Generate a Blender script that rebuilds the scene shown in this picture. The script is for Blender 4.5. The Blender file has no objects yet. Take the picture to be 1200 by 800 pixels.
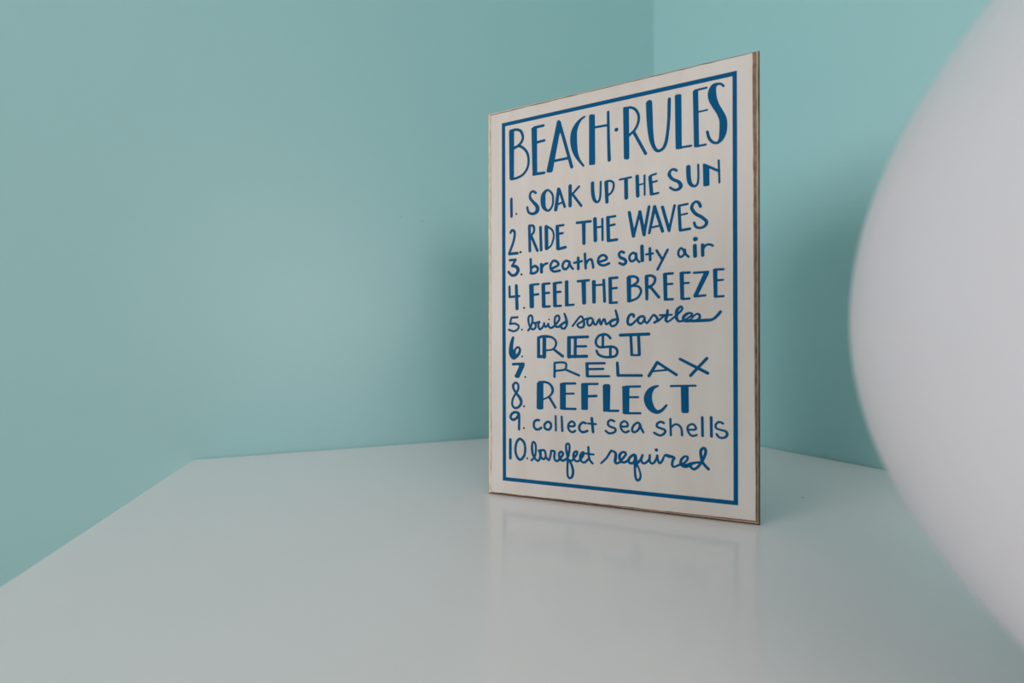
import bpy, bmesh, math, random
import numpy as np
from mathutils import Vector, Matrix
random.seed(7)
C = bpy.context.scene.collection
scene = bpy.context.scene

# ------------------------------------------------------------------ camera
H_CAM = 0.1                       # camera stands 10 cm above the table top (table top is z = 0)
cam_data = bpy.data.cameras.new('camera')
cam = bpy.data.objects.new('camera', cam_data)
C.objects.link(cam)
cam.location = (0, 0, H_CAM)
cam.rotation_euler = (math.radians(90), math.radians(0.0757), 0)
cam_data.sensor_width = 36.0
cam_data.lens = 489.88 / 1200 * 36.0
cam_data.shift_y = 28.1 / 1200
cam_data.clip_start = 0.01
cam_data.dof.use_dof = True
cam_data.dof.focus_distance = 0.30
cam_data.dof.aperture_fstop = 4.0
scene.camera = cam

# ------------------------------------------------------------------ room frame
TH = 0.3998                                   # direction of the left wall
U = Vector((math.cos(TH), math.sin(TH), 0))   # along the left wall, towards the room corner
V = Vector((U.y, -U.x, 0))                    # along the right wall, out into the room
A = Vector((-0.34151, 0.44776, 0))            # back left corner of the table
L = 0.625
B = A + U * L                                 # corner of the room
ROOM = Matrix(((-U.x, V.x, 0, B.x), (-U.y, V.y, 0, B.y), (0, 0, 1, 0), (0, 0, 0, 1)))
# room coordinates: x = along the left wall (0 at the corner, growing to the left), y = along V (0 at left wall), z up
X_FAR, Y_FAR, Z_FLOOR, Z_CEIL = 3.4, 3.6, -0.74, 1.75
WIN1 = (0.08, 1.38, -0.12, 1.15)            # in the far wall, facing the right wall: y0, y1, z0, z1
WIN2 = (0.06, 1.30, 0.00, 1.24)             # in the wall behind the camera: x0, x1, z0, z1

# ------------------------------------------------------------------ world, daylight, exposure
world = bpy.data.worlds.new('world'); scene.world = world
world.use_nodes = True
bg = world.node_tree.nodes['Background']
bg.inputs[0].default_value = (1.0, 0.9, 0.9, 1)
bg.inputs[1].default_value = 1.2

def area(name, loc, normal, sx, sy, power, col):
    d = bpy.data.lights.new(name, 'AREA'); d.shape = 'RECTANGLE'
    d.size = sx; d.size_y = sy; d.energy = power; d.color = col
    o = bpy.data.objects.new(name, d); C.objects.link(o)
    n = ROOM.to_3x3() @ Vector(normal)
    o.location = ROOM @ Vector(loc)
    o.rotation_euler = n.to_track_quat('-Z', 'Z').to_euler()
    return o
# daylight entering by the two windows (placed in the openings)
area('window_daylight', (X_FAR-0.02, (WIN1[0]+WIN1[1])/2, (WIN1[2]+WIN1[3])/2), (-1, 0, 0), 1.24, 1.20, 57.0, (1.0, 0.865, 0.865))
area('window_daylight', ((WIN2[0]+WIN2[1])/2, Y_FAR-0.02, (WIN2[2]+WIN2[3])/2), (0, -1, 0), 1.18, 1.18, 28.0, (1.0, 0.865, 0.865))
scene.view_settings.view_transform = 'Standard'
scene.view_settings.look = 'None'
scene.view_settings.gamma = 1.0
scene.view_settings.use_curve_mapping = False
scene.view_settings.exposure = -0.03

# ------------------------------------------------------------------ helpers
def material(name, col, rough=0.5, spec=0.5, noise=None, bump=None, coat=0.0):
    """noise = (scale xyz, amount, second colour); bump = (scale, strength, distance)"""
    m = bpy.data.materials.new(name); m.use_nodes = True
    nt = m.node_tree; b = nt.nodes['Principled BSDF']
    b.inputs['Base Color'].default_value = (*col, 1)
    b.inputs['Roughness'].default_value = rough
    b.inputs['Specular IOR Level'].default_value = spec
    b.inputs['Coat Weight'].default_value = coat
    tc = nt.nodes.new('ShaderNodeTexCoord')
    if noise:
        sc, amt, col2 = noise
        mp = nt.nodes.new('ShaderNodeMapping'); mp.inputs['Scale'].default_value = sc
        nz = nt.nodes.new('ShaderNodeTexNoise'); nz.inputs['Scale'].default_value = 1.0; nz.inputs['Detail'].default_value = 5
        cr = nt.nodes.new('ShaderNodeMapRange'); cr.inputs['From Min'].default_value = 0.35; cr.inputs['From Max'].default_value = 0.7
        cr.inputs['To Max'].default_value = amt
        mx = nt.nodes.new('ShaderNodeMix'); mx.data_type = 'RGBA'
        mx.inputs['A'].default_value = (*col, 1); mx.inputs['B'].default_value = (*col2, 1)
        nt.links.new(tc.outputs['Object'], mp.inputs['Vector']); nt.links.new(mp.outputs[0], nz.inputs['Vector'])
        nt.links.new(nz.outputs[0], cr.inputs['Value']); nt.links.new(cr.outputs[0], mx.inputs['Factor'])
        nt.links.new(mx.outputs['Result'], b.inputs['Base Color'])
    if bump:
        nz = nt.nodes.new('ShaderNodeTexNoise'); nz.inputs['Scale'].default_value = bump[0]; nz.inputs['Detail'].default_value = 4
        bp = nt.nodes.new('ShaderNodeBump'); bp.inputs['Strength'].default_value = bump[1]; bp.inputs['Distance'].default_value = bump[2]
        nt.links.new(tc.outputs['Object'], nz.inputs['Vector']); nt.links.new(nz.outputs[0], bp.inputs['Height'])
        nt.links.new(bp.outputs[0], b.inputs['Normal'])
    return m

def build(name, bm, mats, parent=None, matrix=None, smooth=False, label=None, kind=None):
    me = bpy.data.meshes.new(name); bm.normal_update(); bm.to_mesh(me); bm.free()
    for m in (mats if isinstance(mats, (list, tuple)) else [mats]): me.materials.append(m)
    if smooth:
        for p in me.polygons: p.use_smooth = True
    o = bpy.data.objects.new(name, me); C.objects.link(o)
    if parent: o.parent = parent
    if matrix is not None: o.matrix_local = matrix
    if label: o['label'] = label
    if kind: o['kind'] = kind
    return o

def box(bm, x0, x1, y0, y1, z0, z1, bevel=0.0):
    r = bmesh.ops.create_cube(bm, size=1.0)
    vs = r['verts']
    for v in vs:
        v.co = Vector(((x0+x1)/2 + v.co.x*(x1-x0), (y0+y1)/2 + v.co.y*(y1-y0), (z0+z1)/2 + v.co.z*(z1-z0)))
    if bevel:
        es = list({e for v in vs for e in v.link_edges})
        bmesh.ops.bevel(bm, geom=es, offset=bevel, segments=3, affect='EDGES', profile=0.5)

def lathe(bm, prof, seg=96):
    rings = []
    for r, z in prof:
        if r < 1e-6: rings.append([bm.verts.new((0, 0, z))])
        else: rings.append([bm.verts.new((r*math.cos(2*math.pi*i/seg), r*math.sin(2*math.pi*i/seg), z)) for i in range(seg)])
    for a, b in zip(rings, rings[1:]):
        for i in range(seg):
            j = (i+1) % seg
            f = [a[0]] if len(a) == 1 else [a[i], a[j]]
            g = [b[0]] if len(b) == 1 else [b[j], b[i]]
            if len(f) + len(g) > 2: bm.faces.new(f + g)

def empty(name, label, cat, matrix):
    o = bpy.data.objects.new(name, None); o.empty_display_size = 0.05
    C.objects.link(o); o.matrix_local = matrix
    o['label'] = label; o['category'] = cat
    return o

# ------------------------------------------------------------------ materials
TEAL = (0.255, 0.50, 0.51)
M_WALL = material('teal_wall_paint', TEAL, 0.44, 0.85, noise=((2.2, 2.2, 2.2), 0.10, (0.24, 0.485, 0.49)), bump=(160, 0.05, 0.0004))
M_WHITE = material('white_paint', (0.80, 0.80, 0.79), 0.5, 0.4)
M_ROOM = material('greige_wall_paint', (0.46, 0.44, 0.43), 0.6, 0.3, bump=(160, 0.05, 0.0004))
M_CEIL = material('ceiling_paint', (0.82, 0.82, 0.81), 0.9, 0.2, bump=(90, 0.06, 0.0006))
M_FLOOR = material('oak_floor', (0.42, 0.35, 0.28), 0.45, 0.4, noise=((1.5, 14, 1), 0.6, (0.34, 0.27, 0.20)))
M_TABLE = material('white_lacquer', (0.78, 0.75, 0.75), 0.15, 0.5, noise=((3, 3, 3), 0.25, (0.78, 0.745, 0.745)), bump=(35, 0.02, 0.0002))
M_FACE = material('cream_painted_wood', (0.515, 0.52, 0.485), 0.42, 0.35, noise=((60, 8, 12), 0.9, (0.475, 0.465, 0.425)), bump=(700, 0.05, 0.0001))
M_TAN = material('pale_sanded_wood', (0.62, 0.52, 0.38), 0.6, 0.3, noise=((140, 60, 140), 0.6, (0.42, 0.32, 0.21)))
M_BROWN = material('brown_sanded_edge', (0.25, 0.15, 0.095), 0.6, 0.3, noise=((160, 60, 160), 0.9, (0.08, 0.05, 0.03)))
M_DARK = material('dark_side_and_contact_shade', (0.05, 0.038, 0.028), 0.7, 0.2, noise=((100, 100, 100), 0.5, (0.16, 0.12, 0.08)))
M_INK = material('blue_ink', (0.0, 0.075, 0.18), 0.6, 0.08, noise=((60, 60, 60), 0.35, (0.0, 0.062, 0.16)))
M_DOT = material('dark_brown_ink', (0.025, 0.02, 0.025), 0.6, 0.2)
M_GLOBE = material('white_glazed_globe', (0.60, 0.595, 0.625), 0.32, 0.5)
M_METAL = material('brushed_metal', (0.6, 0.6, 0.6), 0.35, 0.5)
M_SCUFF = material('scuff', (0.20, 0.42, 0.43), 0.8, 0.1)
M_SPECK = material('grey_speck', (0.16, 0.22, 0.20), 0.8, 0.1)
M_GLASS = bpy.data.materials.new('window_glass'); M_GLASS.use_nodes = True
_n = M_GLASS.node_tree; _n.nodes.clear()
_o = _n.nodes.new('ShaderNodeOutputMaterial'); _t = _n.nodes.new('ShaderNodeBsdfTransparent'); _g = _n.nodes.new('ShaderNodeBsdfGlossy'); _m = _n.nodes.new('ShaderNodeMixShader')
_g.inputs['Roughness'].default_value = 0.02; _m.inputs[0].default_value = 0.06
_n.links.new(_t.outputs[0], _m.inputs[1]); _n.links.new(_g.outputs[0], _m.inputs[2]); _n.links.new(_m.outputs[0], _o.inputs[0])

# ------------------------------------------------------------------ room shell (room coordinates, matrix ROOM)
T = 0.12
def wall_with_window(name, a0, a1, b0, b1, win, along_x):
    """wall between a0..a1 along its length and b0..b1 in depth with one window opening"""
    bm = bmesh.new(); x0, x1, z0, z1 = win
    for p, q, r, t in ((a0, x0, Z_FLOOR, Z_CEIL), (x1, a1, Z_FLOOR, Z_CEIL), (x0, x1, Z_FLOOR, z0), (x0, x1, z1, Z_CEIL)):
        if along_x: box(bm, p, q, b0, b1, r, t)
        else: box(bm, b0, b1, p, q, r, t)
    return build(name, bm, M_ROOM, matrix=ROOM, kind='structure')
bm = bmesh.new(); box(bm, -T, X_FAR+T, -T, 0, Z_FLOOR, Z_CEIL)
wall_left = build('wall_left', bm, M_WALL, matrix=ROOM, kind='structure')
wall_with_window('wall_rear', -T, X_FAR+T, Y_FAR, Y_FAR+T, WIN2, True)
wall_with_window('wall_far', 0, Y_FAR, X_FAR, X_FAR+T, WIN1, False)
bm = bmesh.new(); box(bm, -T, 0, 0, Y_FAR, Z_FLOOR, Z_CEIL)
wall_right = build('wall_right', bm, M_WALL, matrix=ROOM, kind='structure')
bm = bmesh.new(); box(bm, -T, X_FAR+T, -T, Y_FAR+T, Z_FLOOR-T, Z_FLOOR)
build('floor', bm, M_FLOOR, matrix=ROOM, kind='structure')
bm = bmesh.new(); box(bm, -T, X_FAR+T, -T, Y_FAR+T, Z_CEIL, Z_CEIL+T)
build('ceiling', bm, M_CEIL, matrix=ROOM, kind='structure')
for nm, a in (('baseboard_left', (0, X_FAR, 0.0, 0.014)), ('baseboard_right', (0, 0.014, 0.014, Y_FAR))):
    bm = bmesh.new(); box(bm, a[0], a[1], a[2], a[3], Z_FLOOR, Z_FLOOR+0.09, 0.003)
    build(nm, bm, M_WHITE, matrix=ROOM, kind='structure')
for nm, win, d0, along_x in (('window_1', WIN1, X_FAR+0.07, False), ('window_2', WIN2, Y_FAR+0.07, True)):
    x0, x1, z0, z1 = win; w = 0.05; xm = (x0+x1)/2
    def wbox(bm, p, q, r, t, e0, e1, bv=0.0):
        if along_x: box(bm, p, q, e0, e1, r, t, bv)
        else: box(bm, e0, e1, p, q, r, t, bv)
    bm = bmesh.new(); d1 = d0+0.03
    wbox(bm, x0, x0+w, z0, z1, d0, d1, 0.004); wbox(bm, x1-w, x1, z0, z1, d0, d1, 0.004)
    wbox(bm, x0+w, x1-w, z0, z0+w, d0, d1, 0.004); wbox(bm, x0+w, x1-w, z1-w, z1, d0, d1, 0.004)
    wbox(bm, xm-w/2, xm+w/2, z0+w, z1-w, d0, d1, 0.004)
    wo = build(nm, bm, M_WHITE, matrix=ROOM, kind='structure')
    for s0, s1 in ((x0+w, xm-w/2), (xm+w/2, x1-w)):
        bm = bmesh.new(); wbox(bm, s0, s1, z0+w, z1-w, d0+0.012, d0+0.016)
        build('pane', bm, M_GLASS, parent=wo)

# faint scuffs on the left wall (tiny flat flecks of darker paint)
for sx, sz, sr in ((0.4076, 0.2892, 0.0011), (0.3806, 0.2874, 0.0013)):
    bm = bmesh.new()
    bmesh.ops.create_uvsphere(bm, u_segments=10, v_segments=6, radius=sr)
    for v in bm.verts: v.co = Vector((v.co.x*random.uniform(.7, 1.3) + sx, v.co.y*0.1, v.co.z*random.uniform(.7, 1.3) + sz))
    build('scuff_mark', bm, M_SCUFF, parent=wall_left)

# ------------------------------------------------------------------ table, pushed into the room corner
TABLE_LEN = 0.95
tm = ROOM @ Matrix.Translation((0.002, 0.002, 0))
# (origin of the table at floor level under its corner)
table = empty('table', 'white lacquered table with a glossy top pushed into the teal corner', 'table', tm @ Matrix.Translation((0, 0, Z_FLOOR)))
TL = Matrix.Translation((0, 0, -Z_FLOOR))
bm = bmesh.new(); box(bm, 0, L-0.002, 0, TABLE_LEN, -0.028, 0, 0.0012)
top = build('tabletop', bm, M_TABLE, parent=table, matrix=TL)
bm = bmesh.new()
bmesh.ops.create_uvsphere(bm, u_segments=10, v_segments=6, radius=0.0009)
for v in bm.verts: v.co = Vector((v.co.x*1.2 + 0.1574, v.co.y*0.8 + 0.3375, v.co.z*0.12))
build('crumb', bm, M_SPECK, parent=top, label='tiny dark speck on the white tabletop')
bm = bmesh.new()
box(bm, 0.03, L-0.032, 0.03, 0.048, -0.10, -0.028, 0.001); box(bm, 0.03, L-0.032, TABLE_LEN-0.048, TABLE_LEN-0.03, -0.10, -0.028, 0.001)
box(bm, 0.03, 0.048, 0.048, TABLE_LEN-0.048, -0.10, -0.028, 0.001); box(bm, L-0.05, L-0.032, 0.048, TABLE_LEN-0.048, -0.10, -0.028, 0.001)
build('apron', bm, M_WHITE, parent=table, matrix=TL)
for lx in (0.03, L-0.082):
    for ly in (0.03, TABLE_LEN-0.08):
        bm = bmesh.new(); box(bm, lx, lx+0.05, ly, ly+0.05, Z_FLOOR, -0.028, 0.002)
        build('leg', bm, M_WHITE, parent=table, matrix=TL)

# ------------------------------------------------------------------ the sign
SIGN_W, SIGN_H, SIGN_T = 183.7, 295.6, 12.0         # millimetres
ang = math.radians(-21.048)
SX = Vector((math.cos(ang), math.sin(ang), 0)); SN = Vector((SX.y, -SX.x, 0))       # SN points out of the printed face
S0 = Vector((-0.01776, 0.32500, 0))
k = 0.001
# sign coordinates in mm: x along the face, y towards the viewer (0 = printed face), z up; right-handed: x, -SN, z
SIGN = Matrix(((SX.x, -SN.x, 0, S0.x), (SX.y, -SN.y, 0, S0.y), (0, 0, 1, 0.0002), (0, 0, 0, 1)))
sign = empty('wooden_sign', 'cream painted wooden sign with hand lettered blue beach rules standing on the white table', 'sign', SIGN)

def ring(x0, x1a, x1b, z0a, z0b, z1a, z1b, step=5.0, jit=0.0):
    """outline of a nearly rectangular face, counter-clockwise from bottom left; a/b = left/right or bottom/top ends"""
    pts = []
    cs = [(x0, z0a), (x1b, z0b), (x1a, z1b), (x0, z1a)]
    counts = (36, 58, 36, 58)
    for (a, b, n) in zip(cs, cs[1:]+cs[:1], counts):
        for i in range(n):
            t = i/n; j = 0 if i == 0 else random.gauss(0, jit)
            dx, dz = b[0]-a[0], b[1]-a[1]; l = math.hypot(dx, dz)
            pts.append((a[0]+dx*t - dz/l*j, a[1]+dz*t + dx/l*j))
    return pts
face_o = ring(1.7, 179.7, 181.2, 1.9, 3.0, 293.6, 294.2, jit=0.10)
brown_o = ring(1.1, 182.0, 182.4, 1.0, 2.1, 294.6, 294.9, jit=0.10)
tan_o = ring(-1.1, 183.2, 183.2, 0.8, 0.9, 296.2, 295.9, jit=0.05)
bm = bmesh.new()
def vr(pts, y): return [bm.verts.new((x*k, y*k, max(z, 0)*k)) for x, z in pts]
rim_o = ring(-1.2, 184.1, 184.1, 0.0, 0.0, 296.3, 296.0)  # dark front rim; along the bottom edge it paints in the contact shadow
r0, r1, r2, r3, r4 = vr(face_o, 0.0), vr(brown_o, 0.45), vr(tan_o, 2.0), vr(rim_o, 2.4), vr(rim_o, SIGN_T)
def band(a, b, mi):
    n = len(a)
    for i in range(n):
        f = bm.faces.new((a[i], a[(i+1) % n], b[(i+1) % n], b[i])); f.material_index = mi
f = bm.faces.new(r0); f.material_index = 0
f = bm.faces.new(list(reversed(r4))); f.material_index = 3
band(r1, r0, 1); band(r2, r1, 2); band(r3, r2, 3); band(r4, r3, 3)
bmesh.ops.triangulate(bm, faces=[f for f in bm.faces if len(f.verts) > 4])
bmesh.ops.recalc_face_normals(bm, faces=bm.faces[:])
build('board', bm, [M_FACE, M_BROWN, M_TAN, M_DARK], parent=sign, label='cream face with bevelled brown and tan sanded edges')

def slab(bm, pts, y0, y1):
    a = [bm.verts.new((x*k, y0*k, z*k)) for x, z in pts]; b = [bm.verts.new((x*k, y1*k, z*k)) for x, z in pts]
    bm.faces.new(a); bm.faces.new(list(reversed(b)))
    for i in range(len(pts)): j = (i+1) % len(pts); bm.faces.new((b[i], b[j], a[j], a[i]))
PRINT = -0.06
o_ = [(10.9, 285.6), (171.2, 285.4), (171.6, 11.5), (11.3, 11.6)]; i_ = [(13.7, 282.8), (168.7, 282.5), (169.0, 14.2), (14.1, 14.4)]
bm = bmesh.new()
for i in range(4):
    j = (i+1) % 4
    slab(bm, [o_[i], i_[i], i_[j], o_[j]], PRINT, 0.02)
bmesh.ops.recalc_face_normals(bm, faces=bm.faces[:])
build('border_line', bm, M_INK, parent=sign, label='thin blue rectangular border line')

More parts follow.
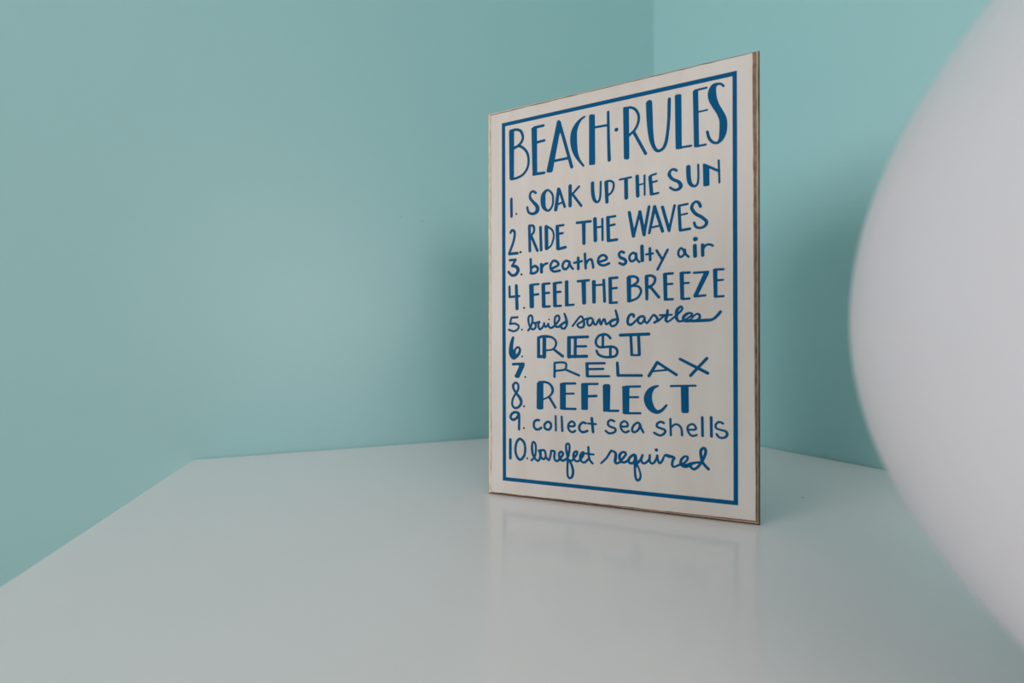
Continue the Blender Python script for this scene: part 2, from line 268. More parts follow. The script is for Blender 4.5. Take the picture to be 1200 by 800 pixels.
# ---- hand lettering: strokes in millimetres on the sign face ("~" curve, "-" straight, "o" closed curve, "#" filled shape)
LETTERING = """
@heading
#0.30 16.8,278.2 21.1,278.5 20.9,241.2 17.2,241.5
~ 18.1,278.4,1.06 22.8,278.4,1.05 26.4,276.5,1.04 28.1,271.8,1.04 26.9,268.2,1.04 24.0,265.8,1.05 21.2,264.7,1.05
~ 21.2,265.1,1.00 24.8,265.6,1.00 28.4,263.4,0.99 31.5,259.1,0.99 32.6,253.2,0.98 31.5,247.6,0.99 27.9,243.4,0.99 23.2,241.8,1.00 18.8,241.5,1.01
#0.24 34.8,277.2 39.2,277.5 39.4,242.0 35.6,241.7
- 37.0,277.0,1.03 44.2,277.1,1.01
- 38.5,265.6,1.02 44.8,266.0,1.01
- 36.5,242.3,1.08 44.7,242.1,1.06
#0.29 54.5,278.1 55.9,278.9 57.2,277.5 57.8,270.1 56.4,268.1 51.3,242.4 50.3,241.4 46.9,241.8 46.5,243.2
- 56.2,277.0,1.18 65.4,242.8,1.16
- 52.3,249.5,1.00 62.8,249.7,0.98
~ 74.6,277.0,0.78 71.7,275.4,1.06 68.9,272.0,1.71 67.2,267.8,2.27 66.8,262.8,2.55 67.2,257.2,2.36 68.4,251.9,1.71 70.7,246.9,1.06 73.9,242.2,0.78
#0.27 77.9,277.2 79.0,277.8 81.9,277.2 82.1,276.5 82.3,242.1 81.5,241.6 78.2,241.9 77.9,242.6
- 81.7,268.0,0.86 91.0,267.7,0.84
- 91.3,276.8,0.93 91.5,259.8,1.06 92.0,243.1,1.20
- 96.9,263.3,1.36 96.9,263.3,1.36
#0.26 101.4,277.2 102.1,278.0 105.1,276.8 105.4,275.5 105.6,242.0 104.6,241.2 102.6,241.6 101.9,242.5
~ 103.4,276.8,0.91 106.6,276.5,0.90 109.5,274.6,0.90 111.4,271.1,0.90 111.8,267.5,0.90 111.1,264.2,0.90 109.1,260.6,0.90 105.5,257.7,0.91
- 108.4,259.5,1.03 116.3,243.1,1.02
~ 118.5,276.9,2.06 118.8,268.2,2.06 119.2,260.3,1.89 119.9,253.3,1.64 121.3,247.4,1.22 123.7,243.7,1.04 126.9,244.2,1.04 129.0,247.7,1.12 130.2,254.7,1.03 131.0,263.9,1.03 131.2,272.3,1.11 131.3,276.7,1.03
#0.24 134.7,278.1 135.7,278.7 138.1,278.4 138.8,277.5 139.0,243.6 139.0,242.1 135.5,242.4 135.1,243.5
- 136.9,243.2,0.77 144.5,243.1,0.76
#0.16 145.6,278.7 148.9,278.7 149.4,242.5 149.4,241.2 146.3,241.7
- 147.0,278.6,0.72 153.7,278.8,0.71
- 148.9,264.2,0.60 154.2,264.4,0.59
- 147.7,242.1,0.76 153.2,242.2,0.75
~ 163.6,277.5,0.73 162.1,279.2,0.73 160.0,279.6,0.97 157.9,278.5,1.76 157.0,275.0,2.46 157.4,270.8,2.46 159.2,265.9,2.06 161.6,261.0,1.97 163.3,256.2,2.20 163.5,251.2,2.28 163.1,247.2,2.05 162.1,244.0,1.43 160.1,242.1,0.89 157.5,242.9,0.90 155.3,245.9,0.90 154.2,250.2,0.90
@rule1
- 18.7,226.4,1.11 18.8,213.2,1.11
~ 38.2,228.2,0.93 36.0,229.7,0.93 34.0,228.5,0.93 33.7,225.2,1.03 36.0,222.0,1.13 39.0,218.3,1.41 39.5,215.3,1.61 37.9,213.4,1.32 34.9,213.1,1.03 32.4,214.8,0.94 31.5,218.3,0.94
o 47.4,228.9,0.82 50.8,225.6,0.81 51.5,221.2,0.81 51.0,217.1,0.81 48.8,214.1,0.91 46.7,214.1,0.91 44.4,217.0,1.59 43.8,221.9,1.98 44.4,226.5,1.59
- 55.6,228.4,1.18 53.5,213.7,1.38
- 56.2,228.0,0.99 60.2,214.9,0.99
- 54.8,217.3,0.81 58.9,218.3,0.80
- 64.2,229.3,1.30 64.2,215.1,1.30
- 70.7,227.9,0.83 65.5,222.9,0.84
- 65.8,223.3,0.93 72.3,213.9,0.92
~ 80.3,228.9,1.22 80.5,222.1,1.31 81.4,217.4,1.22 83.0,215.2,0.95 84.8,215.6,0.85 85.8,219.5,0.76 86.1,228.9,0.76
- 89.9,227.8,1.38 90.4,214.0,1.20
~ 89.9,228.5,0.80 92.8,228.4,0.80 94.8,226.6,0.79 94.9,223.5,0.79 93.6,220.5,0.79 91.0,218.5,0.80
- 99.2,228.3,0.74 106.7,228.7,0.73
- 103.3,227.5,1.34 103.5,215.1,1.34
- 110.7,228.7,1.24 111.1,215.3,1.24
- 115.5,228.5,0.72 115.6,215.3,0.64
- 111.7,222.6,0.60 115.2,223.1,0.59
- 119.1,226.8,1.22 120.0,215.5,1.22
- 119.6,227.8,0.71 122.9,228.4,0.71
- 120.0,222.9,0.71 123.4,223.5,0.71
- 120.0,214.9,0.80 124.2,215.3,0.79
~ 135.7,228.4,0.86 134.1,229.5,0.86 132.1,229.0,0.86 131.2,226.4,1.11 133.3,223.1,1.02 136.9,220.8,1.10 138.3,218.0,1.26 137.2,216.1,1.10 134.5,215.8,0.86 131.7,217.8,0.78
~ 142.9,229.5,1.41 143.1,222.8,1.41 144.0,218.6,1.24 146.3,216.4,0.84 148.3,217.6,0.76 148.9,221.8,0.68 148.8,230.0,0.68
#0.12 151.5,230.1 152.6,230.1 155.4,227.3 155.5,215.8 154.9,215.2 151.8,215.4
- 152.4,229.3,0.83 161.0,223.8,0.81
- 160.8,230.7,0.66 161.2,216.5,0.66
@rule2
~ 18.0,201.0,1.01 19.0,202.5,1.01 20.9,201.8,1.00 21.4,198.8,1.00 20.1,193.1,1.01 16.9,185.2,1.01
- 17.1,184.8,1.16 23.5,184.8,1.15
- 33.1,204.2,1.13 33.5,185.5,1.13
~ 33.1,204.4,0.93 35.9,204.1,0.93 36.9,201.8,0.93 36.4,199.0,0.93 33.9,196.5,0.93
- 34.4,196.9,1.08 39.4,185.2,1.07
- 41.8,202.2,1.11 42.3,185.3,1.11
- 46.3,201.9,1.44 46.5,186.1,1.44
~ 45.9,202.7,0.77 50.2,199.8,0.76 51.9,195.9,0.76 51.5,191.7,0.76 49.7,187.6,0.76 46.3,185.4,0.77
- 54.6,201.2,1.37 55.1,185.2,1.37
- 54.8,201.6,0.90 59.2,201.7,0.89
- 55.5,195.7,0.90 58.6,196.0,0.89
- 55.5,184.7,1.09 60.7,185.5,1.08
- 69.2,202.1,0.97 78.9,202.0,0.95
- 74.0,201.6,1.42 74.2,186.9,1.24
- 82.0,203.3,1.35 82.3,188.1,1.35
- 87.2,202.6,0.85 87.3,187.8,0.85
- 82.9,197.1,0.77 87.0,197.3,0.76
- 91.0,203.0,1.29 91.4,187.1,1.29
- 91.4,203.3,0.84 96.0,203.4,0.84
- 91.8,197.3,0.84 95.6,197.7,0.84
- 91.8,186.8,1.02 97.1,187.0,1.01
- 105.5,204.7,1.08 108.3,188.3,1.25
- 108.3,188.1,0.95 112.4,204.2,0.94
- 112.4,204.2,1.15 115.2,188.4,1.15
- 115.2,188.7,0.98 118.4,206.9,0.97
- 122.0,206.4,1.13 118.5,189.1,0.88
- 122.0,206.4,1.05 127.0,189.3,1.04
- 120.1,192.7,0.71 125.3,193.3,0.71
- 126.9,205.5,1.04 131.1,189.3,1.03
- 134.5,205.5,0.86 131.1,189.4,0.86
- 137.2,204.3,1.02 137.9,189.0,1.01
- 137.2,205.0,0.77 142.4,205.4,0.76
- 137.8,198.7,0.69 142.1,199.2,0.68
- 138.0,188.6,0.93 143.7,189.0,0.92
~ 150.1,202.7,0.99 149.2,205.1,0.99 147.5,206.2,0.84 145.5,204.8,0.92 145.0,202.0,1.08 147.3,198.3,1.08 150.7,195.8,1.07 153.6,192.6,1.06 152.9,189.9,0.99 149.9,188.8,0.83 147.3,190.0,0.84 146.4,192.6,0.84
@rule3
- 17.4,180.0,1.01 22.1,180.0,1.00
- 22.1,179.8,0.95 19.3,175.7,0.96
~ 19.3,175.5,1.06 22.6,174.6,1.25 24.1,171.9,1.35 22.3,168.8,1.25 19.0,168.4,1.06 16.4,171.1,1.06
- 34.1,179.2,0.98 34.4,168.8,0.98
~ 34.7,172.6,1.03 37.4,173.9,1.03 39.7,172.0,1.02 39.1,169.7,1.02 36.4,168.5,1.03 34.1,168.9,1.03
- 42.4,174.6,1.21 42.6,168.9,1.21
~ 42.9,172.2,0.92 44.8,174.4,0.92 47.0,175.0,0.91
~ 49.9,170.7,0.96 55.3,173.0,0.95 54.1,175.7,0.95 51.7,176.4,0.95 49.7,174.0,0.96 49.7,170.7,0.96 52.1,168.6,0.95 56.5,168.9,0.94
o 63.6,173.7,0.93 62.4,175.3,0.93 60.3,175.3,0.94 58.7,173.2,0.94 58.8,170.9,0.94 60.3,169.5,0.94 62.4,170.6,0.93
~ 63.7,174.6,0.89 64.4,171.6,0.88 66.1,169.4,0.88
- 70.0,176.8,1.06 70.1,169.0,1.06
- 67.1,173.6,0.88 72.6,174.3,0.87
- 74.8,179.3,0.96 75.4,169.0,0.96
~ 75.7,172.2,0.91 77.5,174.7,0.91 79.4,174.8,0.91 80.3,172.2,0.91 80.8,169.0,0.90
~ 84.3,172.5,0.94 89.8,173.9,0.93 89.6,176.1,0.93 87.4,177.2,0.94 85.0,175.9,0.94 84.1,173.2,0.94 85.3,170.9,0.94 88.3,169.9,0.94 91.8,171.0,0.93
~ 101.9,177.5,0.91 100.2,178.4,0.92 98.6,177.0,0.92 99.4,174.5,1.00 102.2,172.9,1.09 103.2,170.9,1.08 101.5,169.3,1.00 98.9,170.6,0.92
o 109.8,175.0,0.86 108.1,176.8,0.86 105.9,175.2,0.86 105.6,172.8,0.86 107.0,171.0,0.86 109.2,172.1,0.86
~ 110.0,176.1,0.81 110.5,172.2,0.81 112.1,170.1,0.81
- 113.8,180.6,1.23 114.0,171.0,1.23
- 118.9,178.7,0.93 119.1,170.9,0.93
- 116.5,174.9,0.80 120.8,175.1,0.80
- 123.2,176.8,0.88 126.6,170.8,0.87
- 130.1,176.6,0.87 123.8,164.1,0.88
o 140.3,174.6,0.77 138.5,176.9,0.77 137.0,175.2,0.77 136.8,172.7,0.77 138.2,171.1,0.77 140.1,172.4,0.77
~ 140.7,175.7,0.77 141.3,172.7,0.77 143.0,170.8,0.76
- 146.7,177.6,1.24 146.9,170.9,1.24
- 147.0,181.9,1.48 147.1,181.9,1.48
- 151.3,177.7,1.07 151.4,170.9,1.07
~ 151.6,175.0,0.79 153.3,177.3,0.79 155.6,177.5,0.78 157.3,176.5,0.78
@rule4
- 17.1,159.8,0.96 17.2,152.0,0.96 24.9,152.2,0.95
- 22.6,160.2,1.25 23.2,142.9,1.35
#0.34 32.8,160.6 36.5,160.7 36.8,143.2 36.0,142.5 33.8,142.6 33.2,143.3
- 34.4,160.0,0.88 40.3,160.2,0.87
- 36.4,152.4,0.93 40.0,152.7,0.92
#0.15 42.4,160.4 45.4,160.5 45.8,142.7 42.8,142.6
- 43.8,160.0,0.92 48.7,160.1,0.91
- 44.8,153.2,0.92 48.3,153.2,0.91
- 44.3,143.1,0.92 48.7,143.2,0.91
#0.14 51.0,160.6 54.0,160.6 54.3,142.9 51.4,142.7
- 52.6,160.0,0.90 57.4,160.2,0.90
- 53.6,153.4,0.90 56.9,153.4,0.90
- 52.6,143.2,0.90 57.2,143.2,0.90
#0.23 60.1,161.0 62.2,161.6 62.9,160.8 63.1,142.7 60.2,142.6
- 61.7,143.3,0.89 66.6,143.5,0.88
- 69.7,160.1,0.92 77.6,160.3,0.91
#0.28 72.2,160.1 75.6,160.3 75.7,143.9 75.0,143.1 73.3,143.2 72.8,143.8
#0.27 79.7,159.6 80.6,160.2 82.0,160.1 82.6,159.4 82.6,144.0 82.0,143.5 80.6,143.5 80.0,144.0
- 88.1,159.6,1.03 88.7,144.6,1.03
- 82.4,156.4,0.77 88.2,156.5,0.76
#0.13 91.2,161.1 93.8,161.4 94.0,143.4 91.5,142.8
- 92.2,160.6,0.97 97.3,160.6,0.96
- 93.5,153.4,0.84 97.0,153.5,0.83
- 92.6,143.3,0.88 97.1,143.4,0.88
#0.17 103.6,160.6 106.6,161.1 106.8,144.0 105.3,142.9 103.9,143.5
~ 105.1,160.6,0.91 108.3,160.6,0.90 110.8,159.2,0.90 110.8,156.6,0.90 107.0,154.1,0.90
~ 107.0,154.2,0.82 111.2,153.6,0.81 113.1,151.0,0.81 112.6,148.3,0.81 110.4,145.5,0.81 105.3,143.6,0.82
#0.17 115.4,160.0 118.1,160.6 117.9,144.2 117.3,143.6 116.0,143.9
~ 116.6,160.2,0.93 119.9,160.2,0.92 122.1,158.4,0.92 121.6,155.2,0.92 118.7,152.4,0.93
- 118.9,153.1,0.97 124.6,145.4,0.96
#0.12 127.1,161.2 129.8,161.4 130.0,143.5 127.6,143.0
- 128.5,160.7,0.87 133.2,160.7,0.86
- 129.2,153.8,0.78 133.0,153.8,0.78
- 128.8,143.6,0.87 133.2,143.6,0.86
#0.12 137.4,161.1 140.1,161.2 140.3,143.5 137.9,143.0
- 138.7,160.6,0.85 143.5,160.4,0.84
- 139.5,153.7,0.77 143.0,153.7,0.76
- 139.1,143.4,0.81 143.4,143.4,0.80
- 146.2,160.0,0.76 154.6,160.0,0.75
#0.12 152.2,160.0 155.2,160.1 155.0,158.6 148.7,145.4 145.9,144.3 145.7,145.1
- 146.8,144.6,0.80 152.9,144.9,0.79
#0.12 157.3,161.4 160.0,161.7 160.0,143.8 157.8,143.2
- 158.5,161.1,0.78 163.4,160.9,0.77
- 159.2,154.1,0.74 163.1,154.2,0.73
- 158.9,143.7,0.78 163.4,143.8,0.77
@rule5
- 23.6,136.3,0.85 18.6,136.2,0.86 17.4,131.4,0.86
~ 17.4,131.4,0.86 21.3,131.6,0.85 24.4,129.8,0.85 23.8,127.3,0.85 20.5,125.8,0.85 16.5,127.1,0.86
~ 32.1,126.0,0.87 34.1,128.8,0.87 35.4,133.0,0.87 35.2,136.2,0.87 33.9,137.2,0.87 32.5,136.0,0.87 32.3,133.2,0.87 33.1,129.8,0.87 34.4,127.4,0.87 36.4,126.8,0.87 37.9,128.2,0.87 38.0,130.1,0.87 36.7,131.6,0.87
~ 36.9,131.3,0.87 38.7,131.6,0.86 40.9,132.1,0.86 40.1,130.5,0.86 40.3,128.1,0.86 41.3,126.6,0.86 43.1,127.8,0.86 44.7,130.3,0.86
~ 44.5,131.0,0.86 44.8,129.1,0.86 45.9,128.3,0.85 47.3,129.6,0.85 47.7,130.4,0.85 48.1,128.5,0.85 49.7,127.3,0.85 51.5,128.2,0.85
~ 51.2,127.7,0.87 54.2,130.7,0.87 56.0,133.4,0.86 55.8,135.5,0.86 54.7,136.2,0.86 53.1,135.2,0.87 52.6,132.4,0.87 52.9,129.5,0.87 54.1,127.9,0.87 56.2,128.3,0.86
~ 55.8,128.0,0.86 57.0,129.2,0.86 58.9,130.5,0.86 60.5,131.4,0.86
~ 60.8,131.2,0.88 58.4,130.0,0.88 57.2,128.2,0.88 58.2,126.8,0.88 60.0,126.7,0.88 61.2,128.3,0.88 61.7,130.8,1.02 60.9,134.4,0.93 59.9,137.3,0.79
~ 65.9,128.2,0.78 70.3,133.7,0.77 71.8,134.9,0.77 73.2,133.8,0.77 74.2,130.6,0.90 73.8,127.6,0.90 71.7,126.8,0.77 69.7,128.0,0.77 69.6,129.4,0.77 71.9,130.7,0.77 74.5,132.4,0.77 76.3,133.0,0.76 78.3,133.4,0.76
~ 79.9,132.9,0.80 78.3,133.4,0.81 76.6,131.6,0.81 76.8,129.1,0.81 78.0,128.0,0.81 79.5,129.1,0.80 80.6,131.7,0.80
~ 80.4,132.0,0.80 81.4,129.1,0.80 82.8,128.7,0.80 84.1,131.1,0.80 85.1,132.2,0.80 85.6,129.5,0.80 86.2,128.6,0.79 87.3,131.0,0.79 88.3,132.1,0.93 89.1,130.5,0.79 89.8,128.6,0.79 91.5,129.5,0.79
~ 91.3,129.3,0.79 92.2,130.1,0.79 93.9,131.4,0.78 95.9,131.8,0.78
~ 96.0,131.5,0.82 93.7,130.7,0.83 92.5,129.0,0.83 93.3,127.4,0.83 94.9,127.1,0.83 96.9,128.6,0.82 97.7,131.0,1.00 96.9,135.3,0.87 96.2,138.0,0.74
~ 108.4,133.1,0.93 108.2,134.2,0.93 106.9,134.8,0.94 105.2,133.5,0.94 104.3,130.6,0.94 104.7,128.3,0.94 106.2,127.6,0.94 108.1,128.7,0.81 110.2,130.8,0.76 112.3,132.9,0.76 114.8,133.2,0.71
~ 114.7,132.9,0.80 112.7,132.8,0.80 111.3,131.2,0.80 111.3,129.3,0.80 112.9,128.2,0.80 114.6,129.6,0.80 115.6,131.9,0.79
~ 115.4,131.7,0.75 115.7,129.7,0.75 116.9,128.4,0.75 118.5,130.1,0.75 120.6,133.2,0.75 121.8,133.5,0.83 123.4,131.6,0.91 123.5,129.8,0.82 121.9,128.6,0.95
~ 121.6,128.5,0.74 124.2,129.6,0.74 127.3,132.3,0.74 129.1,133.1,0.73
~ 130.0,136.4,0.81 129.7,133.0,1.02 128.9,130.3,0.98 129.8,128.8,0.77 131.5,129.5,0.69 134.6,132.0,0.73 137.2,134.4,0.76 139.0,136.6,0.72 138.8,138.2,0.72 137.7,138.2,0.84 136.0,136.3,1.09 135.6,133.6,1.17 135.6,130.9,1.05 137.0,128.8,0.80 139.3,129.0,0.68
- 125.1,133.3,0.70 132.7,133.3,0.69
~ 137.0,128.8,0.72 139.3,128.9,0.72 142.1,130.4,0.71 144.6,132.3,0.71 145.0,133.4,0.71 143.2,134.0,0.79 140.9,132.7,1.08 139.7,130.9,0.96 140.3,129.1,0.80 142.5,128.4,0.71
~ 140.9,128.5,0.64 144.0,129.7,0.63 147.0,132.7,0.63 148.6,133.1,0.79 149.7,131.9,0.78 149.2,130.1,0.86 147.8,129.3,0.63
~ 140.9,128.8,0.72 145.5,128.7,0.95 151.6,128.8,1.06 155.4,128.9,1.01 157.6,129.5,0.89 159.8,131.5,0.96 161.7,133.9,0.96
@rule6
~ 20.0,120.9,1.04 18.9,117.3,1.45 18.3,112.9,1.75 18.5,109.0,2.01 19.9,106.6,2.00 21.0,106.0,1.65 23.3,107.3,1.29 24.8,109.2,1.19 25.5,111.6,0.98 24.5,113.4,0.89 22.8,113.2,0.89 21.4,111.2,0.94 21.1,108.5,1.29
~ 20.7,110.9,1.14 20.4,107.5,1.14
- 40.2,120.2,1.25 40.2,106.4,1.25
- 44.7,120.1,1.53 44.6,106.3,1.53
- 40.0,106.4,1.20 44.8,106.3,1.19
~ 40.0,120.2,1.06 42.8,121.2,1.05 46.7,121.2,1.05 50.6,120.3,0.85 53.1,118.0,0.84 53.6,115.6,0.89 52.5,112.8,0.84 50.1,111.3,0.75 46.2,111.0,0.71
- 52.1,111.4,0.94 58.5,106.5,1.07
- 63.2,119.4,1.45 63.2,106.2,1.45
- 62.9,120.0,1.07 76.8,120.1,1.05
- 67.9,119.5,1.16 67.7,106.1,1.16
- 68.2,113.5,0.88 75.6,113.4,0.87
- 63.2,106.2,1.17 76.0,106.3,1.14
~ 92.6,118.7,0.92 90.8,120.8,0.92 88.2,121.6,0.93 84.6,120.5,0.93 82.6,117.3,0.94 83.1,114.1,0.93 85.5,112.6,0.93 89.5,112.7,0.92 93.9,112.8,0.92 96.5,111.5,0.91 97.4,109.0,0.91 96.1,106.4,0.91 92.6,105.6,0.92 88.2,105.8,0.93 84.6,107.3,0.93 83.0,110.1,0.89
- 87.5,120.8,0.93 87.4,113.2,0.93
- 92.6,112.2,0.96 92.6,106.4,0.96
- 99.4,120.7,1.13 118.1,120.9,1.09
- 106.4,120.3,0.98 107.0,107.1,0.98
- 111.5,120.2,1.06 112.0,107.1,1.06
- 106.8,106.8,0.76 112.1,106.7,0.76
@rule7
- 19.9,100.8,1.04 28.3,101.1,1.03
#0.15 24.3,100.7 29.4,101.4 29.3,99.5 25.1,90.8 24.0,90.2 22.0,90.4 21.0,91.7 24.6,98.8
- 52.5,101.4,0.94 52.4,91.5,0.94
~ 52.5,101.7,0.82 57.3,102.0,0.81 60.6,101.5,0.81 61.2,99.2,0.81 60.2,96.9,0.81 56.8,96.2,0.81 53.5,95.9,0.82
- 60.9,96.7,0.88 70.5,92.6,0.86
- 76.2,100.8,1.17 76.5,92.4,1.17
- 75.9,101.2,0.90 88.6,101.3,0.88
- 76.9,97.1,0.85 87.7,97.3,0.84
- 76.5,92.0,0.85 91.7,92.2,0.83
- 97.3,101.5,1.00 97.8,92.9,1.13
- 97.8,92.8,1.00 113.4,92.9,0.97
- 118.2,92.7,1.05 123.5,101.8,1.04
- 123.5,101.8,0.96 135.5,93.5,0.94
- 120.7,95.8,0.71 129.6,96.7,0.70
- 137.7,103.9,0.93 154.2,94.7,1.06
- 153.7,104.2,0.98 144.1,93.1,1.00
@rule8
o 22.0,86.8,0.89 19.9,84.6,1.04 20.7,81.4,0.99 22.7,78.6,0.99 25.7,74.8,1.23 26.4,71.4,1.13 24.3,68.4,0.99 21.4,67.6,0.94 19.3,69.7,0.89 19.6,74.1,0.89 22.0,78.5,0.89 23.9,81.5,0.94 24.1,85.1,0.89
#0.15 38.8,86.6 40.0,87.8 44.0,88.0 43.9,67.9 42.9,67.2 39.7,67.1 38.6,68.0
~ 40.7,87.4,0.91 45.2,87.5,0.90 48.6,86.2,0.90 50.8,83.0,1.04 50.6,79.7,0.94 48.1,76.8,0.76 43.9,74.8,0.66
- 48.5,76.3,0.95 53.0,69.0,0.94
#0.09 56.4,86.9 60.9,87.3 60.9,67.8 57.3,67.6 56.4,68.1
- 58.7,86.6,0.91 67.7,86.8,0.89
- 60.6,79.3,0.79 66.6,79.5,0.78
- 58.7,68.3,0.88 67.9,68.5,0.87
#0.18 72.0,86.9 73.2,87.3 77.1,87.1 76.9,68.3 74.6,67.9 72.1,68.2
- 74.2,86.5,0.87 83.7,86.7,0.85
- 76.4,77.8,0.96 82.8,78.2,0.95
#0.27 87.3,85.7 88.6,86.7 91.7,86.7 92.6,85.8 92.3,67.5 88.1,67.2 87.5,67.8
- 91.2,68.0,0.89 97.8,68.3,0.88
#0.17 100.6,85.5 105.5,85.6 105.3,66.3 101.5,66.1 100.8,67.0
- 103.1,85.1,0.82 112.4,85.4,0.81
- 104.8,77.9,0.78 111.1,78.1,0.77
- 103.1,66.8,0.82 112.6,67.2,0.81
~ 123.9,85.9,0.67 121.1,84.8,1.22 118.6,81.9,2.07 117.5,77.6,2.66 118.4,73.3,2.57 120.6,69.9,1.97 123.5,68.5,1.38 126.3,69.7,1.04 128.3,71.9,0.87 129.3,73.2,0.70
- 132.0,86.0,0.74 147.1,86.5,0.72
#0.20 138.1,86.1 142.9,86.2 143.1,69.5 142.3,68.4 139.4,68.3 138.4,69.1
@rule9
o 24.3,62.9,1.04 21.9,64.4,1.04 19.1,63.2,1.05 17.8,60.5,1.05 19.6,58.6,1.04 22.4,59.7,1.04
~ 21.9,64.4,0.99 24.3,63.7,0.99 24.8,61.0,0.99 24.7,51.6,0.99
~ 40.5,59.1,0.96 38.7,59.2,0.96 36.8,57.7,0.97 36.5,54.6,0.97 38.0,52.4,0.96 40.2,52.4,0.96 42.2,53.6,0.96
o 47.1,58.3,0.95 49.3,57.4,0.94 49.8,55.3,0.94 48.8,53.1,0.95 46.9,52.5,0.95 45.0,53.6,0.95 44.8,56.2,0.95
- 53.2,62.7,0.80 53.4,52.2,0.80
- 57.7,62.5,0.84 58.2,52.3,0.93
~ 62.7,55.8,0.85 66.9,56.2,0.85 67.1,58.2,0.85 65.3,59.4,0.85 63.1,57.8,0.85 62.5,55.0,0.85 63.9,52.3,0.85 66.2,51.8,0.85 67.7,52.8,0.85
~ 75.2,58.6,0.91 73.2,59.0,0.92 70.9,56.8,0.92 70.9,53.7,0.92 73.2,52.1,0.92 76.4,53.2,0.91
- 79.6,62.3,1.04 80.5,52.7,1.04
- 77.0,58.5,0.77 82.5,58.3,0.77
~ 95.2,60.9,0.83 93.2,61.7,0.83 91.3,60.7,0.83 90.9,58.5,0.83 92.5,57.0,0.83 95.4,56.1,0.83 96.1,54.5,0.82 94.5,52.9,0.83 91.6,52.4,0.83 89.3,53.9,0.83
~ 99.7,57.5,0.78 104.0,57.9,0.77 104.0,60.0,0.77 102.1,61.3,0.77 99.9,59.8,0.77 99.5,57.2,0.78 100.8,54.6,0.77 102.9,53.6,0.77 104.8,54.6,0.85
o 112.2,59.6,0.80 110.8,60.7,0.80 108.4,58.9,0.81 107.2,56.2,0.81 107.6,54.4,0.81 109.5,54.4,0.80 111.5,56.3,0.80
~ 112.4,59.6,0.80 113.3,56.8,0.80 114.5,54.4,0.80
~ 127.6,61.2,0.82 125.8,62.0,0.82 123.6,60.8,0.82 123.3,58.8,0.82 125.4,57.7,0.82 127.8,56.9,0.82 128.5,55.5,0.82 127.0,53.5,0.82 124.6,52.9,0.82 121.5,54.4,0.83
- 131.7,64.1,0.77 132.0,53.4,0.77
~ 132.6,59.1,0.73 134.6,60.7,0.73 136.9,60.3,0.72 138.5,57.9,0.72 138.9,53.8,0.80
~ 142.2,57.6,0.73 146.9,58.0,0.73 146.8,60.2,0.73 145.1,61.4,0.73 142.8,60.2,0.73 142.2,57.7,0.73 143.5,54.8,0.73 145.4,53.7,0.73 147.7,54.5,0.73
- 151.0,66.0,0.86 151.2,54.1,0.86
- 156.2,66.3,0.89 156.4,54.1,0.89
~ 163.1,62.6,0.72 160.9,63.6,0.73 159.0,61.9,0.73 159.0,59.8,0.73 160.9,58.7,0.73 164.2,57.9,0.76 165.4,56.5,0.84 164.9,54.5,0.84 162.7,53.4,0.76 160.5,54.0,0.73 159.4,55.8,0.73
@rule10
- 17.6,43.3,1.15 17.6,29.2,1.15
o 25.3,44.4,1.01 28.6,41.9,1.00 29.6,37.2,1.00 28.8,32.1,1.00 25.8,28.7,1.01 22.9,30.9,1.01 21.7,36.1,1.02 22.7,41.5,1.01
~ 34.7,29.0,0.87 37.2,32.0,0.87 38.0,36.8,0.87 37.7,41.1,0.87 36.2,42.7,0.87 35.2,41.4,0.87 35.0,37.1,1.02 35.7,33.3,1.02 37.7,30.1,0.87 39.9,29.0,0.86 41.2,31.3,0.91 41.4,34.2,0.96 40.4,36.5,0.86
~ 40.2,36.6,0.86 42.7,37.1,0.86 44.6,37.0,0.86 45.4,35.0,0.86 45.8,32.7,0.85 47.1,30.6,0.85 48.2,30.4,0.85 49.3,33.9,0.85 49.8,37.1,0.85
~ 41.7,36.6,0.91 41.8,33.8,0.91 42.4,31.4,0.91 44.2,30.6,0.91 45.7,32.4,0.90
~ 49.8,37.1,0.90 52.4,36.7,0.89 52.1,33.1,0.89 52.7,30.6,0.89 54.3,30.0,0.89 56.5,31.4,0.89
~ 55.3,30.6,0.94 57.7,33.6,0.93 58.7,35.7,0.93 57.5,37.0,0.93 55.9,35.8,0.93 55.8,33.4,0.93 56.7,31.6,0.93 58.7,30.6,0.93 61.0,32.0,0.93
~ 60.1,31.2,0.86 62.5,33.9,0.85 63.4,38.6,0.85 63.4,42.3,0.85 62.1,43.2,0.85 61.0,41.7,0.86 61.3,37.6,0.97 62.1,33.4,0.92 62.1,29.3,0.85 61.9,24.6,0.85 62.2,20.0,0.85 63.4,18.4,0.85 65.2,19.4,0.97 66.1,23.1,1.01 65.3,27.2,0.97 63.9,30.1,0.87 62.4,32.1,0.85
~ 62.3,31.6,0.83 65.1,31.1,0.83 67.0,33.4,0.82 68.9,36.0,0.82 69.1,37.8,0.82 67.9,37.9,0.82 66.5,36.1,0.92 66.5,33.3,0.92 67.7,31.3,0.82 69.8,31.1,0.82 71.9,33.1,0.82 73.6,35.9,0.81 73.8,37.6,0.81 72.8,37.6,0.81 71.4,35.5,0.91 71.4,32.8,0.91 72.8,30.8,0.81 74.8,30.8,0.81 76.9,33.0,0.81
- 77.1,41.7,0.85 77.4,36.4,0.85
~ 77.4,36.4,0.85 78.0,32.9,0.85 80.1,30.4,0.85
- 75.3,37.0,0.77 80.8,36.7,0.76
~ 86.1,31.0,0.71 89.7,34.8,0.79 92.4,39.3,0.83 93.4,40.3,0.83 96.0,38.9,0.96 96.1,35.8,1.13 95.7,33.1,1.05 96.8,31.8,0.87 99.1,32.9,0.78
~ 98.9,32.7,0.86 101.5,36.2,0.86 103.0,38.5,0.86 102.3,39.8,0.86 100.6,39.8,0.86 98.9,37.8,1.00 98.9,35.1,1.00 100.2,33.1,0.86 102.3,33.0,0.86 104.5,34.7,0.86
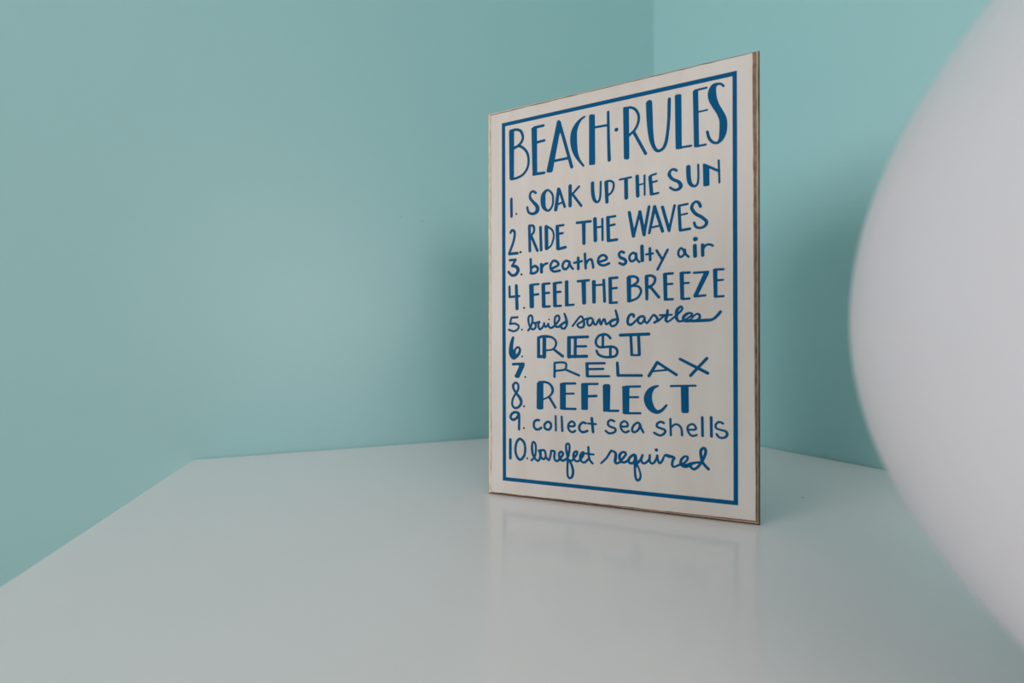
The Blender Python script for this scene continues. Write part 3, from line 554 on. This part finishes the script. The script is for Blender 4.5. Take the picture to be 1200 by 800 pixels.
~ 109.5,37.7,0.93 108.3,38.6,0.93 105.9,36.8,0.94 104.7,34.3,0.94 105.9,32.7,0.94 108.1,33.2,0.94 109.2,35.9,0.93
~ 109.2,38.1,1.06 109.5,34.6,1.40 109.6,32.5,1.49 109.0,29.4,0.85 109.3,24.1,0.85 110.4,21.5,0.89 112.0,22.1,0.84 112.7,24.9,0.71 112.0,28.3,0.67 110.6,31.7,0.67
~ 111.2,33.5,0.80 112.9,36.2,0.80 114.0,38.8,0.80 113.2,35.8,0.80 113.8,33.7,0.80 115.4,33.4,0.80 117.2,34.8,0.79 118.4,36.7,0.79 118.7,39.1,0.79
~ 118.7,39.1,0.79 118.6,35.4,0.79 119.7,33.7,0.79 121.3,34.3,0.79 122.9,37.0,0.78 123.4,39.3,0.78 123.8,36.4,0.78 124.8,34.3,0.78 126.0,35.1,0.78 127.2,37.4,0.78
- 122.9,42.9,1.12 122.9,43.0,1.12
~ 126.5,35.6,0.70 128.2,39.7,0.69 130.3,39.5,1.14 133.9,38.6,0.93 133.1,36.5,0.85 132.8,33.8,0.89 133.9,32.6,0.77 136.6,33.8,0.68
~ 136.6,33.9,0.76 139.8,35.4,0.76 142.0,37.9,0.76 142.1,39.8,0.76 140.5,39.9,0.76 138.7,38.1,0.88 138.0,35.7,0.92 139.2,33.8,1.08 141.7,33.9,1.40 144.4,35.5,1.07 147.5,36.5,0.83 150.1,36.8,0.78
~ 144.4,35.4,0.87 144.2,33.3,0.87 146.1,32.0,0.87 148.2,33.6,0.87 149.9,35.8,0.86
~ 149.7,35.8,0.94 151.8,39.7,0.94 153.0,43.5,0.94 152.6,45.8,0.94 151.3,46.0,0.94 150.1,44.2,0.94 150.3,40.8,0.94 151.1,37.2,0.94 152.8,34.8,0.94 154.6,32.9,0.93
@dots
- 48.3,133.6,0.65 48.3,133.6,0.65
- 22.7,214.6,0.80 22.7,214.6,0.80
- 26.0,185.3,0.90 26.1,185.3,0.90
- 26.8,168.4,0.85 26.9,168.4,0.85
- 28.8,143.1,0.79 28.9,143.1,0.79
- 27.1,126.8,0.80 27.1,126.8,0.80
- 27.2,106.6,0.77 27.2,106.6,0.77
- 29.7,91.1,0.77 29.7,91.1,0.77
- 28.6,69.1,0.79 28.7,69.1,0.79
- 28.6,52.7,0.77 28.6,52.7,0.77
- 31.3,30.1,0.77 31.3,30.1,0.77
"""
def catmull(P, closed):
    P = np.array(P); n = len(P); out = []
    if n < 3 and not closed: return P
    segs = n if closed else n-1
    for i in range(segs):
        p = [P[(i+d) % n] if closed else P[min(max(i+d, 0), n-1)] for d in (-1, 0, 1, 2)]
        m = 8
        for s_ in range(m):
            t = s_/m
            out.append(0.5*((2*p[1]) + (-p[0]+p[2])*t + (2*p[0]-5*p[1]+4*p[2]-p[3])*t*t + (-p[0]+3*p[1]-3*p[2]+p[3])*t**3))
    out.append(P[0] if closed else P[-1])
    return np.array(out)

CELL = 0.22
def letter_mesh(strokes):
    """union of all strokes as one clean flat outline: distance field on a fine grid, then marching squares"""
    prim = []
    for s_ in strokes:
        head, *pts = s_.split(); kind = head[0]
        P = [[float(q) for q in p.split(',')] for p in pts]
        if kind == '#': prim.append(('p', np.array(P)))
        else:
            P = catmull(P, kind == 'o') if kind in '~o' else np.array(P)
            prim.append(('s', P))
    allp = np.vstack([p[:, :2] for _, p in prim]); pad = 4.0
    x0, z0 = allp.min(0) - pad; x1, z1 = allp.max(0) + pad
    nx, nz = int((x1-x0)/CELL)+1, int((z1-z0)/CELL)+1
    gx = x0 + np.arange(nx)*CELL; gz = z0 + np.arange(nz)*CELL
    D = np.full((nz, nx), 9.0)
    def window(lx, hx, lz, hz):
        return (slice(max(int((lz-z0)/CELL)-1, 0), min(int((hz-z0)/CELL)+3, nz)), slice(max(int((lx-x0)/CELL)-1, 0), min(int((hx-x0)/CELL)+3, nx)))
    def seg(X, Z, a, b):
        d = b[:2]-a[:2]; l2 = max(d @ d, 1e-9)
        t = np.clip(((X-a[0])*d[0] + (Z-a[1])*d[1])/l2, 0, 1)
        return np.hypot(X-a[0]-t*d[0], Z-a[1]-t*d[1]), t
    for kd, P in prim:
        if kd == 's':
            for a, b in zip(P[:-1], P[1:]):
                m = max(a[2], b[2]) + 0.5
                w = window(min(a[0], b[0])-m, max(a[0], b[0])+m, min(a[1], b[1])-m, max(a[1], b[1])+m)
                X, Z = np.meshgrid(gx[w[1]], gz[w[0]])
                d, t = seg(X, Z, a, b)
                D[w] = np.minimum(D[w], d - (a[2]+(b[2]-a[2])*t))
        else:
            w = window(P[:, 0].min()-.5, P[:, 0].max()+.5, P[:, 1].min()-.5, P[:, 1].max()+.5)
            X, Z = np.meshgrid(gx[w[1]], gz[w[0]])
            ins = np.zeros(X.shape, bool); dd = np.full(X.shape, 9.0)
            for a, b in zip(P, np.roll(P, -1, 0)):
                dd = np.minimum(dd, seg(X, Z, a, b)[0])
                if a[1] != b[1]:
                    c = ((a[1] > Z) != (b[1] > Z)) & (X < (b[0]-a[0])*(Z-a[1])/(b[1]-a[1]) + a[0]); ins ^= c
            D[w] = np.minimum(D[w], np.where(ins, -dd, dd))
    V_, F_, key = [], [], {}
    def vert(kk, x, z):
        if kk not in key: key[kk] = len(V_); V_.append((x*k, PRINT*k, z*k))
        return key[kk]
    neg = D < 0
    s4 = neg[:-1, :-1].astype(int) + neg[:-1, 1:] + neg[1:, :-1] + neg[1:, 1:]
    for r in range(nz-1):
        row = s4[r]; c = 0
        nzc = np.nonzero(row)[0]
        if not len(nzc): continue
        i = 0
        while i < len(nzc):
            c = int(nzc[i])
            if row[c] == 4:
                e = c
                while e+1 < nx-1 and row[e+1] == 4: e += 1
                F_.append((vert((r, c, 0), gx[c], gz[r]), vert((r, e+1, 0), gx[e+1], gz[r]), vert((r+1, e+1, 0), gx[e+1], gz[r+1]), vert((r+1, c, 0), gx[c], gz[r+1])))
                i += e-c+1; continue
            cs = [(r, c), (r, c+1), (r+1, c+1), (r+1, c)]; poly = []
            for a, b in zip(cs, cs[1:]+cs[:1]):
                if neg[a]: poly.append(vert((*a, 0), gx[a[1]], gz[a[0]]))
                if neg[a] != neg[b]:
                    t = D[a]/(D[a]-D[b]); lo = min(a, b)
                    poly.append(vert((*lo, 1 if a[0] == b[0] else 2), gx[a[1]]+(gx[b[1]]-gx[a[1]])*t, gz[a[0]]+(gz[b[0]]-gz[a[0]])*t))
            if len(poly) > 2: F_.append(tuple(poly))
            i += 1
    return V_, F_

LINES = {'heading': ('heading_lettering', 'tall blue hand drawn capitals reading BEACH RULES'),
 'rule1': ('rule_lettering', 'blue capitals reading 1 SOAK UP THE SUN'), 'rule2': ('rule_lettering', 'blue thin capitals reading 2 RIDE THE WAVES'),
 'rule3': ('rule_lettering', 'blue small letters reading 3 breathe salty air'), 'rule4': ('rule_lettering', 'blue heavy capitals reading 4 FEEL THE BREEZE'),
 'rule5': ('rule_lettering', 'blue joined script reading 5 build sand castles'), 'rule6': ('rule_lettering', 'blue open capitals reading 6 REST'),
 'rule7': ('rule_lettering', 'blue wide capitals reading 7 RELAX'), 'rule8': ('rule_lettering', 'blue heavy capitals reading 8 REFLECT'),
 'rule9': ('rule_lettering', 'blue small letters reading 9 collect sea shells'), 'rule10': ('rule_lettering', 'blue joined script reading 10 barefeet required'),
 'dots': ('full_stop', None)}
blocks, cur = {}, None
for ln in LETTERING.strip().splitlines():
    if ln[0] == '@': cur = blocks.setdefault(ln[1:], [])
    else: cur.append(ln)
jobs = []
for key_, strokes in blocks.items():
    if key_ == 'dots': jobs += [(key_, [s_]) for s_ in strokes]
    else: jobs.append((key_, strokes))
for key_, strokes in jobs:
    nm, lab = LINES[key_]
    vs, fs = letter_mesh(strokes)
    me = bpy.data.meshes.new(nm); me.from_pydata(vs, [], fs); me.update()
    me.materials.append(M_DOT if key_ == 'dots' else M_INK)
    o = bpy.data.objects.new(nm, me); C.objects.link(o); o.parent = sign
    if lab: o['label'] = lab

# ------------------------------------------------------------------ the big white globe standing close to the camera on the right
R = 0.1125
globe = empty('globe_ornament', 'large smooth white globe close to the camera at the right edge, out of focus', 'globe', Matrix.Translation((0.1855, 0.0507, 0)))
bm = bmesh.new()
prof = [(0.0, 0.004)] + [(R*math.sin(a), R - R*math.cos(a)) for a in np.linspace(math.radians(14), math.radians(166), 72)]
prof += [(0.024, 2*R-0.0055), (0.023, 2*R-0.004), (0.0, 2*R-0.004)]
lathe(bm, prof, 128)
bmesh.ops.recalc_face_normals(bm, faces=bm.faces[:])
build('shell', bm, M_GLOBE, parent=globe, smooth=True)
bm = bmesh.new()
lathe(bm, [(0.0, 0.0), (0.034, 0.0), (0.035, 0.001), (0.035, 0.0065), (0.032, 0.0075), (0.0, 0.0075)], 64)
bmesh.ops.recalc_face_normals(bm, faces=bm.faces[:])
build('base', bm, M_METAL, parent=globe)
bm = bmesh.new()
lathe(bm, [(0.0, 2*R-0.0045), (0.022, 2*R-0.0045), (0.022, 2*R), (0.019, 2*R+0.002), (0.006, 2*R+0.003), (0.0, 2*R+0.003)], 64)
bmesh.ops.recalc_face_normals(bm, faces=bm.faces[:])
build('cap', bm, M_METAL, parent=globe)
